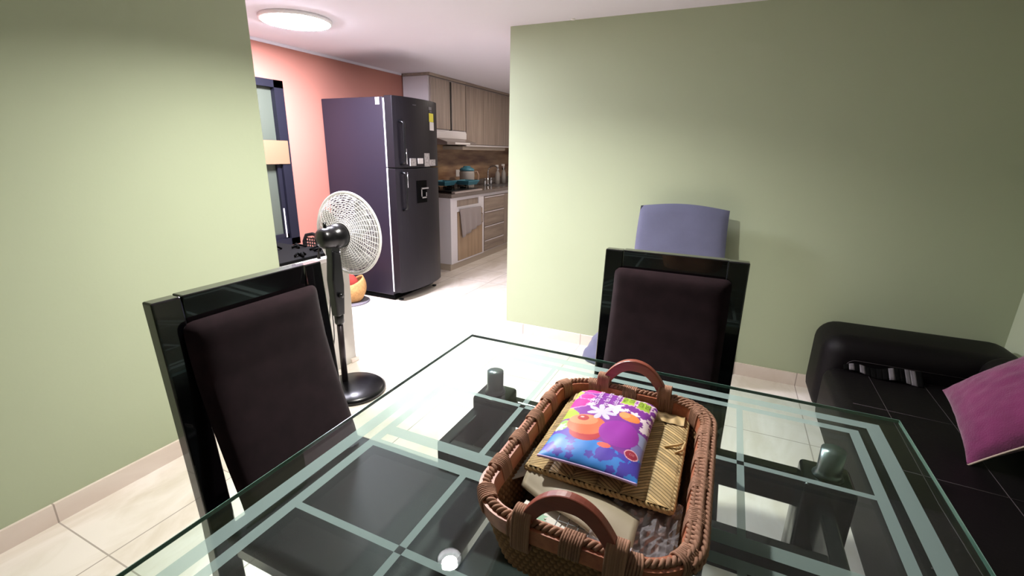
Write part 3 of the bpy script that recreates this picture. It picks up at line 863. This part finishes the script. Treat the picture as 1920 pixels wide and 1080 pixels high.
# ---------------------------------------------------------------- basket
BX, BY = -.127, .672; HX, HY, CR = .148, .212, .07
zb0, zb1 = TZ+.001, TZ+.112
def perim(hx, hy, cr, s_):
    """point and outward normal on a rounded rectangle, s_ in 0..1, starts at mid right side"""
    a, b_ = hx-cr, hy-cr
    L_ = [2*b_, PI/2*cr, 2*a, PI/2*cr, 2*b_, PI/2*cr, 2*a, PI/2*cr]; T = sum(L_); d = (s_ % 1)*T
    cs = [(a, -b_), (a, b_), (a, b_), (-a, b_), (-a, b_), (-a, -b_), (-a, -b_), (a, -b_)]
    for i, l in enumerate(L_):
        if d <= l or i == 7: break
        d -= l
    if i == 0: return (hx, -b_+d), (1, 0)
    if i == 2: return (a-d, hy), (0, 1)
    if i == 4: return (-hx, b_-d), (-1, 0)
    if i == 6: return (-a+d, -hy), (0, -1)
    a0 = {1: 0, 3: PI/2, 5: PI, 7: 1.5*PI}[i]; cc = {1: (a, b_), 3: (-a, b_), 5: (-a, -b_), 7: (a, -b_)}[i]
    an = a0+d/cr
    return (cc[0]+cr*math.cos(an), cc[1]+cr*math.sin(an)), (math.cos(an), math.sin(an))
def bp(s_, z, off):
    q = min(1, max(0, (z-zb0)/(zb1-zb0))); sh = .024*(1-q)**1.3
    (x, y), (nx, ny) = perim(HX-sh, HY-sh, CR-.4*sh, s_)
    return (BX+x+nx*off, BY+y+ny*off, z)
basket = thing('woven_basket', 'brown woven rope basket with two wooden handles on the glass table', 'basket', (BX, BY, TZ))
NP = 520; NV = 64; rows = 11
def fw(out):
    def fn(u, v):
        z = zb0+(zb1-.012-zb0)*v
        k = int(v*rows*.9999); ph = (k % 2)*.5
        st = 130
        a = abs(math.sin(PI*(u*st+ph))); bmp = (a**.7)*abs(math.sin(PI*v*rows))**.6
        slant = .0
        return bp(u, z, (.001+.0042*bmp) if out else (-.0065-.003*bmp))
    return fn
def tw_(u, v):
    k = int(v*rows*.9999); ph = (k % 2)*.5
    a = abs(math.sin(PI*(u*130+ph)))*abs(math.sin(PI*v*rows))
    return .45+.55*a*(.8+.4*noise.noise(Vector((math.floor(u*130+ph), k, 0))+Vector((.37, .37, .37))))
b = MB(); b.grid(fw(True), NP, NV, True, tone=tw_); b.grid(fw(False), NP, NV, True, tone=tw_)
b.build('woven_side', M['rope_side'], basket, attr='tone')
# bottom: woven floor
b = MB(); n = 90
b.add([bp(i/n, zb0, 0) for i in range(n)]+[bp(i/n, zb0+.006, 0) for i in range(n)],
      [tuple(range(n-1, -1, -1)), tuple(range(n, 2*n))]+[(i, (i+1) % n, n+(i+1) % n, n+i) for i in range(n)], tone=.7)
b.build('basket_floor', M['rope_side'], basket, attr='tone')
# rim wood strip (inside and outside bands)
b = MB()
def frim(o0, o1):
    def fn(u, v):
        seq = [(o0, zb1-.026), (o1, zb1-.026), (o1, zb1), (o0, zb1), (o0, zb1-.026)]
        o_, z = seq[int(round(v*4))]; return bp(u, z, o_)
    return fn
b.grid(frim(.0035, .009), 160, 5, True, smooth=False); b.grid(frim(-.013, -.0075), 160, 5, True, smooth=False)
b.build('rim_strip', M['rimwood'], basket)
# twisted rope along the top edge : two strands
b = MB(); n = 700
for ph in (0, PI):
    pts = []
    for i in range(n):
        s_ = i/n; a = s_*2*PI*78+ph
        p = Vector(bp(s_, zb1+.0015+.003*math.sin(a), -.002+.004*math.cos(a))); pts.append(tuple(p))
    b.tube(pts, .0031, 6, True, tone=.75+.15*(ph > 0))
b.build('rim_rope', M['rope'], basket, attr='tone')
# wrapped bindings
def wrap(s0, width, turns, par=basket, hi=.006, lo=.036, ro=.0135, tone=.9):
    b = MB()
    for k in range(turns):
        s_ = s0+width*(k/(turns-1)-.5) if turns > 1 else s0
        pts = []
        for i in range(16):
            a = 2*PI*i/16
            co = ro*math.copysign(abs(math.cos(a))**.6, math.cos(a))
            zz = (zb1-(lo-hi)/2)+((lo+hi)/2)*math.copysign(abs(math.sin(a))**.6, math.sin(a))
            pts.append(bp(s_+.0012*math.sin(a), zz, co-.002))
        b.tube(pts, .0019, 6, True, tone=tone*random.uniform(.72, 1.1))
    return b.build('rope_binding', M['rope'], par, attr='tone')
nb = 18
for k in range(nb):
    wrap((k+.5)/nb, .019, 8, lo=.029, ro=.0125)
# right side: rope bundles running along the rim between bindings
b = MB()
for j in range(4):
    for ph in (0, PI):
        pts = []
        for i in range(260):
            s_ = -.03+.33*i/259; a = s_*2*PI*70+ph
            pts.append(bp(s_, zb1+(.001, .0045, .0015, -.008)[j]+.0022*math.sin(a), (.0105, .001, -.0095, .0125)[j]+.0022*math.cos(a)))
        b.tube(pts, .0028, 6, False, tone=.8)
b.build('rim_rope', M['rope'], basket, attr='tone')
# handles
for sy in (-1, 1):
    yy = BY+sy*(HY+.001)
    b = MB(); ns = 26; hw = .064; vs = []; fs = []
    for i in range(ns+1):
        q = i/ns*2-1
        x = BX+q*hw; zc = zb1-.002+.058*(1-abs(q)**2.3)
        dz = -.058*2.3*abs(q)**1.3*math.copysign(1, q)/hw if q else 0
        nx_, nz_ = -dz, 1; l = math.hypot(nx_, nz_); nx_ /= l; nz_ /= l
        wd = .0085+.003*(1-abs(q))
        for (dn, dy) in ((wd, .007), (wd, -.007), (-wd, -.007), (-wd, .007)):
            vs.append((x+nx_*dn, yy+dy, max(zc+nz_*dn, zb1-.012)))
    for i in range(ns):
        for k in range(4):
            k2 = (k+1) % 4; fs.append((i*4+k, i*4+k2, (i+1)*4+k2, (i+1)*4+k))
    fs += [(0, 1, 2, 3), tuple(ns*4+k for k in (3, 2, 1, 0))]
    b.add(vs, fs)
    hd = b.build('handle', M['handle'], basket); md = hd.modifiers.new('b', 'BEVEL'); md.width = .002; md.segments = 2
    for sx in (-1, 1):
        wb = MB()
        for k in range(8):
            xx = BX+sx*(.051+.003*k); pts = []
            for i in range(16):
                a = 2*PI*i/16
                pts.append((xx+.001*math.sin(a), yy+.0125*math.copysign(abs(math.cos(a))**.6, math.cos(a)),
                            zb1-.008+.031*math.copysign(abs(math.sin(a))**.6, math.sin(a))))
            wb.tube(pts, .0028, 6, True, tone=random.uniform(.7, 1.0))
        wb.build('rope_binding', M['rope'], hd, attr='tone')

# ---------------------------------------------------------------- basket contents
def sheet(fn, nu, nv, name, m, th, parent=None):
    b = MB(); b.grid(fn, nu, nv); o = b.build(name, m, parent)
    md = o.modifiers.new('s', 'SOLIDIFY'); md.thickness = th; md.offset = 0; return o
# brown pouch lying at the bottom
b = MB(); b.box(-.24, -.015, .49, .86, TZ+.009, TZ+.040, .01, 3)
tag(b.build('dark_pouch', M['brownpouch']), 'dark brown flat pouch at the bottom of the basket, under the papers', 'pouch')
o = sheet(lambda u, v: (-.225+.125*u, .488+.07*v, TZ+.060+.004*math.sin(u*3+v*4)), 12, 10, 'printed_paper', M['paper'], .0012)
tag(o, 'white printed paper with pale green marks under the near basket handle', 'paper')
b = MB()
for k in range(5): b.box(-.165+.016*k, -.1638+.016*k, .495, .545, TZ+.0656, TZ+.0662)
for k in range(3): b.box(-.165, -.105, .502+.014*k, .5032+.014*k, TZ+.0656, TZ+.0662)
b.build('printed_line', M['ink'], o)
b = MB(); vs = []
for k in range(16):
    a = 2*PI*k/16; r = .015 if k % 2 else .008
    vs.append((-.192+r*math.cos(a), .525+r*math.sin(a), TZ+.0660))
b.add(vs, [tuple(range(16))]); b.build('printed_mark', M['greenink'], o)
def fenv(u, v):
    x = -.240+.185*u; y = .655-.075*u-(.085-.01*u)*v
    return (x, y, TZ+.070+.011*math.sin(PI*min(1, v*1.05))-.004*u+.0025*math.sin(9*u+3*v))
o = sheet(fenv, 22, 12, 'envelope', M['olive'], .004)
tag(o, 'olive-grey soft envelope sticking out from under the palm mat', 'envelope')
o = sheet(lambda u, v: (-.266+.035*u, .665-.09*v+.02*u, TZ+.066+.012*u), 6, 6, 'white_card', M['paper'], .0015)
tag(o, 'blank white card at the left inner side of the basket', 'card')
def ffilm(u, v):
    x = -.115+.115*u; y = .485+.15*v
    n1 = noise.noise(Vector((u*5, v*5, 2)))*.014+abs(noise.noise(Vector((u*9, v*11, 7))))*.012
    return (x, y, TZ+.066+n1)
b = MB(); b.grid(ffilm, 26, 26, smooth=False); o = b.build('plastic_bag', M['film'])
tag(o, 'crumpled clear plastic bag at the near right inside the basket', 'bag')

# palm mat (herringbone strips)
mx0, mx1, my0, my1 = -.243, -.014, .598, .862; mz = TZ+.088
t = thing('palm_mat', 'folded herringbone woven palm mat in the basket under the printed cushion', 'mat', (-.127, .735, mz-.008))
b = MB(); b.box(mx0+.003, mx1-.003, my0+.003, my1-.003, mz-.012, mz-.0016, tone=.16);  # dark core tone imitates shade in the gaps between strips
ncol = 6; cw = (mx1-mx0)/ncol; sp_ = .0078
rs = random.Random(11)
for c in range(ncol):
    xa, xb = mx0+c*cw, mx0+(c+1)*cw; dirn = 1 if c % 2 == 0 else -1
    ny = int((my1-my0)/sp_)+6
    for k in range(-6, ny):
        ya = my0+k*sp_
        y_l, y_r = (ya, ya+cw*.85) if dirn == 1 else (ya+cw*.85, ya)
        tn = rs.uniform(.62, 1.12)
        g_ = sp_*.84
        vs = []; tt = []
        for q, dz, tk in ((0, -.0006, .5), (.12, .0012, .95), (.5, .0020, 1.08), (.85, .0013, .95), (1, -.0008, .5)):  # ends toned down as painted shade where strips tuck under
            x = xa-.001+(xb-xa+.002)*q; y = y_l+(y_r-y_l)*q
            for e_, ez in ((0, 0), (g_*.5, .0006), (g_, 0)):
                vs.append((x, min(max(y+e_, my0), my1), mz+dz+ez)); tt.append(tn*tk)
        if max(p[1] for p in vs)-min(p[1] for p in vs) < .003: continue
        o_ = len(b.v)
        b.add(vs, [(r_*3+c_, r_*3+c_+1, r_*3+c_+4, r_*3+c_+3) for r_ in range(4) for c_ in range(2)])
        b.t[o_:] = tt
b.build('woven_strips', M['palm'], t, attr='tone')
b = MB()      # folded-over top flap and bound edges
for (p0, p1) in (((mx0, my0), (mx1, my0)), ((mx1, my0), (mx1, my1)), ((mx1, my1), (mx0, my1)), ((mx0, my1), (mx0, my0))):
    n = 60
    for ph in (0, PI):
        pts = []
        for i in range(n+1):
            q = i/n; a = q*2*PI*14+ph
            pts.append((p0[0]+(p1[0]-p0[0])*q+.002*math.cos(a), p0[1]+(p1[1]-p0[1])*q+.002*math.cos(a), mz-.004+.003*math.sin(a)))
        b.tube(pts, .0028, 6, tone=rs.uniform(.7, .95))
b.build('braided_edge', M['palm'], t, attr='tone')
b = MB(); b.grid(lambda u, v: (mx0+.006+(mx1-mx0-.012)*u, my1-.036+.034*v, mz+.004+.004*math.sin(PI*v)+.0008*math.sin(u*70)), 90, 8,
                 tone=lambda u, v: .8+.18*math.sin(u*70+v*6))
b.build('folded_flap', M['palm'], t, attr='tone')
b = MB(); b.tube([(mx1-.03, .745, mz+.004), (mx1-.01, .755, mz+.007), (mx1+.001, .768, mz+.007), (mx1-.001, .745, mz+.006), (mx1-.012, .735, mz+.003)], .0022, 6, tone=1.05)
b.build('loose_strip', M['palm'], t, attr='tone')

# printed cushion
PX, PY, PHX, PHY = -.147, .727, .080, .124; pz = mz+.009
tp = thing('printed_cushion', 'small purple and blue printed cushion lying on the palm mat', 'cushion', (PX, PY, pz))
def ptop(x, y):
    X = abs((x-PX)/PHX); Yv = abs((y-PY)/PHY)
    X, Yv = min(X, 1), min(Yv, 1)
    return pz+.014+.034*((1-X**3.2)*(1-Yv**3.2))**.6
def star(u, v, cu, cv, r, k=5, inner=.5, rot=0):
    du, dv = (u-cu)*PHX, (v-cv)*PHY; d = math.hypot(du, dv); r = r*PHX
    if d > r: return False
    a = (math.atan2(dv, du)+rot) % (2*PI/k); a = abs(a-PI/k)/(PI/k)
    return d < r*(inner+(1-inner)*(a))
rs = random.Random(21)
STARS = [(.26, .74, .035), (.27, .66, .05), (.55, .67, .11), (.78, .66, .06), (.79, 1.0-.05, .07), (.93, .93, .05), (.9, .62, .055), (.68, .69, .035), (.24, .8, .03), (.44, .97, .06), (.52, .95, .035)]
STARS += [(rs.uniform(.9, 1.0), rs.uniform(.5, .98), rs.uniform(.02, .05)) for _ in range(14)]
STARS += [(rs.uniform(.6, .98), rs.uniform(.72, .98), rs.uniform(.015, .03)) for _ in range(10)]
BST = [(rs.uniform(.0, 1.), rs.uniform(.02, .2), rs.uniform(.03, .06)) for _ in range(20)]
def ell(u, v, cu, cv, ru, rv, rot=0):
    du, dv = (u-cu), (v-cv)*1.55
    c_, s__ = math.cos(rot), math.sin(rot); x, y = du*c_+dv*s__, -du*s__+dv*c_
    return (x/ru)**2+(y/(rv*1.55))**2
def art(u, v):
    c = '843A9C' if u > .0 else '843A9C'
    bl_ = .235-.05*u+.02*math.sin(u*14)
    if u < .2 and v > .42 and v < .62-.6*u: c = 'A3C43A'
    if u < .05+.05*math.sin(v*20)**2 and v > .55: c = 'B7C95A'
    for (a, b_, r) in STARS:
        if star(u, v, a, b_, r*1.15): c = 'F6E4EC'
    if ell(u, v, .63, 1.0, .17, .06) < 1: c = 'F6E9EE'
    if v < .46 and u > .86 and v > .2: c = '9FA6CB' if ell(u, v, .97, .42, .12, .09) < 1 else ('8A86BE' if v < .33 else c)
    # lettering blobs, pink
    for (a, b_, ru, rv) in ((.10, .68, .13, .085), (.17, .79, .09, .05), (.17, .93, .14, .055)):
        e_ = ell(u, v, a, b_, ru*(1+.12*math.sin(9*math.atan2(v-b_, u-a))), rv)
        if e_ < 1.25 and e_ >= 1: c = 'FF9FCF'
        elif e_ < 1: c = 'F02E93'
    # green badges
    for (a, b_) in ((.655, .865), (.845, .85)):
        ru, rv = .072, .082
        m_ = max(abs(u-a)/ru, abs(v-b_)/rv)*(1+.08*math.sin(11*math.atan2(v-b_, u-a)))
        if m_ < 1: c = 'A7C64A'
        elif m_ < 1.16: c = 'D9A9C8'
    if v < bl_:
        c = '3E86D8'
        for (a, b_, r) in BST:
            if star(u, v, a, b_, r*1.5, inner=.62): c = '5247B4'
        if ell(u, v, .63, .13, .09, .06) < 1: c = '5A44B6'
    if v < .27 and u > .85 and v > .0 and v > .18: c = c
    if v < .3-.1*u and v > bl_-.03: c = '5C3FB0' if u < .3 else c
    # pale green leaf
    if ell(u, v, .07, .33, .085, .07) < 1: c = '8FC95E'
    if star(u, v, .06, .31, .09, 7): c = 'DDEFC0'
    # plain round shapes
    if ell(u, v, .36, .29, .17, .10) < 1: c = 'B8383E'
    if ell(u, v, .33, .38, .21, .125, .2) < 1: c = 'EE6F4A'
    if ell(u, v, .28, .43, .16, .07, .2) < 1: c = 'F59068'
    if ell(u, v, .27, .45, .065, .04) < 1: c = 'B24046'
    if ell(u, v, .255, .46, .02, .012) < 1: c = 'F0B6B0'
    if ell(u, v, .70, .37, .215, .15) < 1: c = '9A35A6'
    if ell(u, v, .60, .20, .07, .025) < 1: c = 'E8695A'
    if ell(u, v, .74, .60, .125, .055, -.25) < 1: c = 'F0894A'
    if ell(u, v, .68, .615, .06, .04, -.25) < 1: c = 'F8A468'
    # silver flower
    du, dv = (u-.43)*PHX, (v-.58)*PHY; d = math.hypot(du, dv); a = math.atan2(dv, du)
    if d < .0135*(.35+.65*abs(math.cos(a*3.5))): c = 'C9C6DC'
    # red badge
    e_ = ell(u, v, .885, .20, .075, .048)
    if e_ < 1: c = 'F0B8C0'
    if e_ < .72: c = 'A8344C'
    return lin(c)
nu, nv = 170, 240
b = MB()
def outline(u, v):
    X, Z = u*2-1, v*2-1
    x = PX+X*PHX*(1-.05*(1-Z*Z)*abs(X)**3); y = PY+Z*PHY*(1-.035*(1-X*X)*abs(Z)**3)
    # rounded far corners
    cr = .03; dx = abs(x-PX)-(PHX-cr); dy = (y-PY)-(PHY-cr)
    if dx > 0 and dy > 0:
        d = math.hypot(dx, dy); m_ = max(dx, dy)
        x = PX+math.copysign(PHX-cr+dx*m_/d, x-PX); y = PY+PHY-cr+dy*m_/d
    return x, y
def ftop(u, v):
    x, y = outline(u, v); X, Z = u*2-1, v*2-1
    return (x, y, pz+.012+.020*max(0, (1-abs(X)**3.2)*(1-abs(Z)**3.2))**.6+.001*noise.noise(Vector((u*6, v*6, 0))))
b.grid(ftop, nu, nv, tone=art)
b.build('printed_cover', M['print'], tp, attr='print')
b = MB()
def fbot(u, v):
    x, y = outline(u, v); X, Z = u*2-1, v*2-1
    return (x, y, pz+.012-.0118*((1-abs(X)**4)*(1-abs(Z)**4))**.6)
b.grid(fbot, 30, 40); 
b.build('back_cover', M['lilac'], tp)
b = MB()
pts = [ftop(i/40, 0) for i in range(41)]
b.tube([(p[0], p[1], pz+.012) for p in pts], .0022, 6)
b.build('edge_seam', M['lilac'], tp)
def lettering(txt, u, v, size, m, name, ang=PI/2, bold=0.):
    cu = bpy.data.curves.new('t', 'FONT'); cu.body = txt; cu.size = size; cu.align_x = 'CENTER'; cu.align_y = 'CENTER'
    cu.offset = bold
    to = bpy.data.objects.new('t', cu); COL.objects.link(to)
    dg = bpy.context.evaluated_depsgraph_get(); me0 = bpy.data.meshes.new_from_object(to.evaluated_get(dg))
    bpy.data.objects.remove(to)
    bm = bmesh.new(); bm.from_mesh(me0)
    bmesh.ops.triangulate(bm, faces=bm.faces[:])
    mb = MB(); R_ = Matrix.Rotation(ang, 3, 'Z'); vs = []
    for vv in bm.verts:
        q = R_ @ vv.co; x = PX+(u*2-1)*PHX+q.x; y = PY+(v*2-1)*PHY+q.y
        uu = (x-PX)/PHX/2+.5; v2 = (y-PY)/PHY/2+.5
        z = ftop(min(max(uu, 0), 1), min(max(v2, 0), 1))[2]
        vs.append((x, y, z+.0009))
    bm.verts.index_update()
    mb.add(vs, [[v_.index for v_ in f_.verts] for f_ in bm.faces]); bm.free()
    bpy.data.meshes.remove(me0)
    return mb.build(name, m, tp)
lettering('Esta padeo', .31, .80, .0150, M['ltext'], 'lettering')
lettering('ge fea loros', .42, .81, .0150, M['ltext'], 'lettering')
lettering('cuido cuero', .525, .82, .0140, M['ltext'], 'lettering')
lettering('MUY\nSUR', .655, .865, .0125, M['gtext'], 'badge_lettering')
lettering('CUP\nDEL', .845, .85, .0125, M['gtext'], 'badge_lettering')
lettering('DE', .885, .20, .007, M['rtext'], 'badge_lettering', 0)

# ---------------------------------------------------------------- camera
cam = bpy.data.cameras.new('camera'); co = bpy.data.objects.new('camera', cam); COL.objects.link(co)
rows_ = [[0.9061031503106471, 0.4227044018849672, 0.017264692994456834], [-0.13487371709821955, 0.2499519540815508, 0.9588185965483377], [-0.40098149761956625, 0.8711171042276041, -0.2834939669356006]]
r_, u_, f_ = [Vector(x) for x in rows_]
mw = Matrix.Identity(4)
for i in range(3):
    mw[i][0], mw[i][1], mw[i][2] = r_[i], u_[i], -f_[i]
mw[0][3], mw[1][3], mw[2][3] = 0, 0, 1.331508290653592
co.matrix_world = mw
cam.sensor_width = 36; cam.lens = 864.2950833735835/1920*36; cam.clip_start = .02; cam.clip_end = 50
SC.camera = co

wd = bpy.data.worlds.new('world'); SC.world = wd; wd.use_nodes = True
wd.node_tree.nodes['Background'].inputs['Color'].default_value = (.5, .5, .55, 1)
wd.node_tree.nodes['Background'].inputs['Strength'].default_value = .1
SC.view_settings.view_transform = 'Standard'; SC.view_settings.look = 'None'
SC.view_settings.exposure = .95; SC.view_settings.gamma = 1; SC.view_settings.use_curve_mapping = False
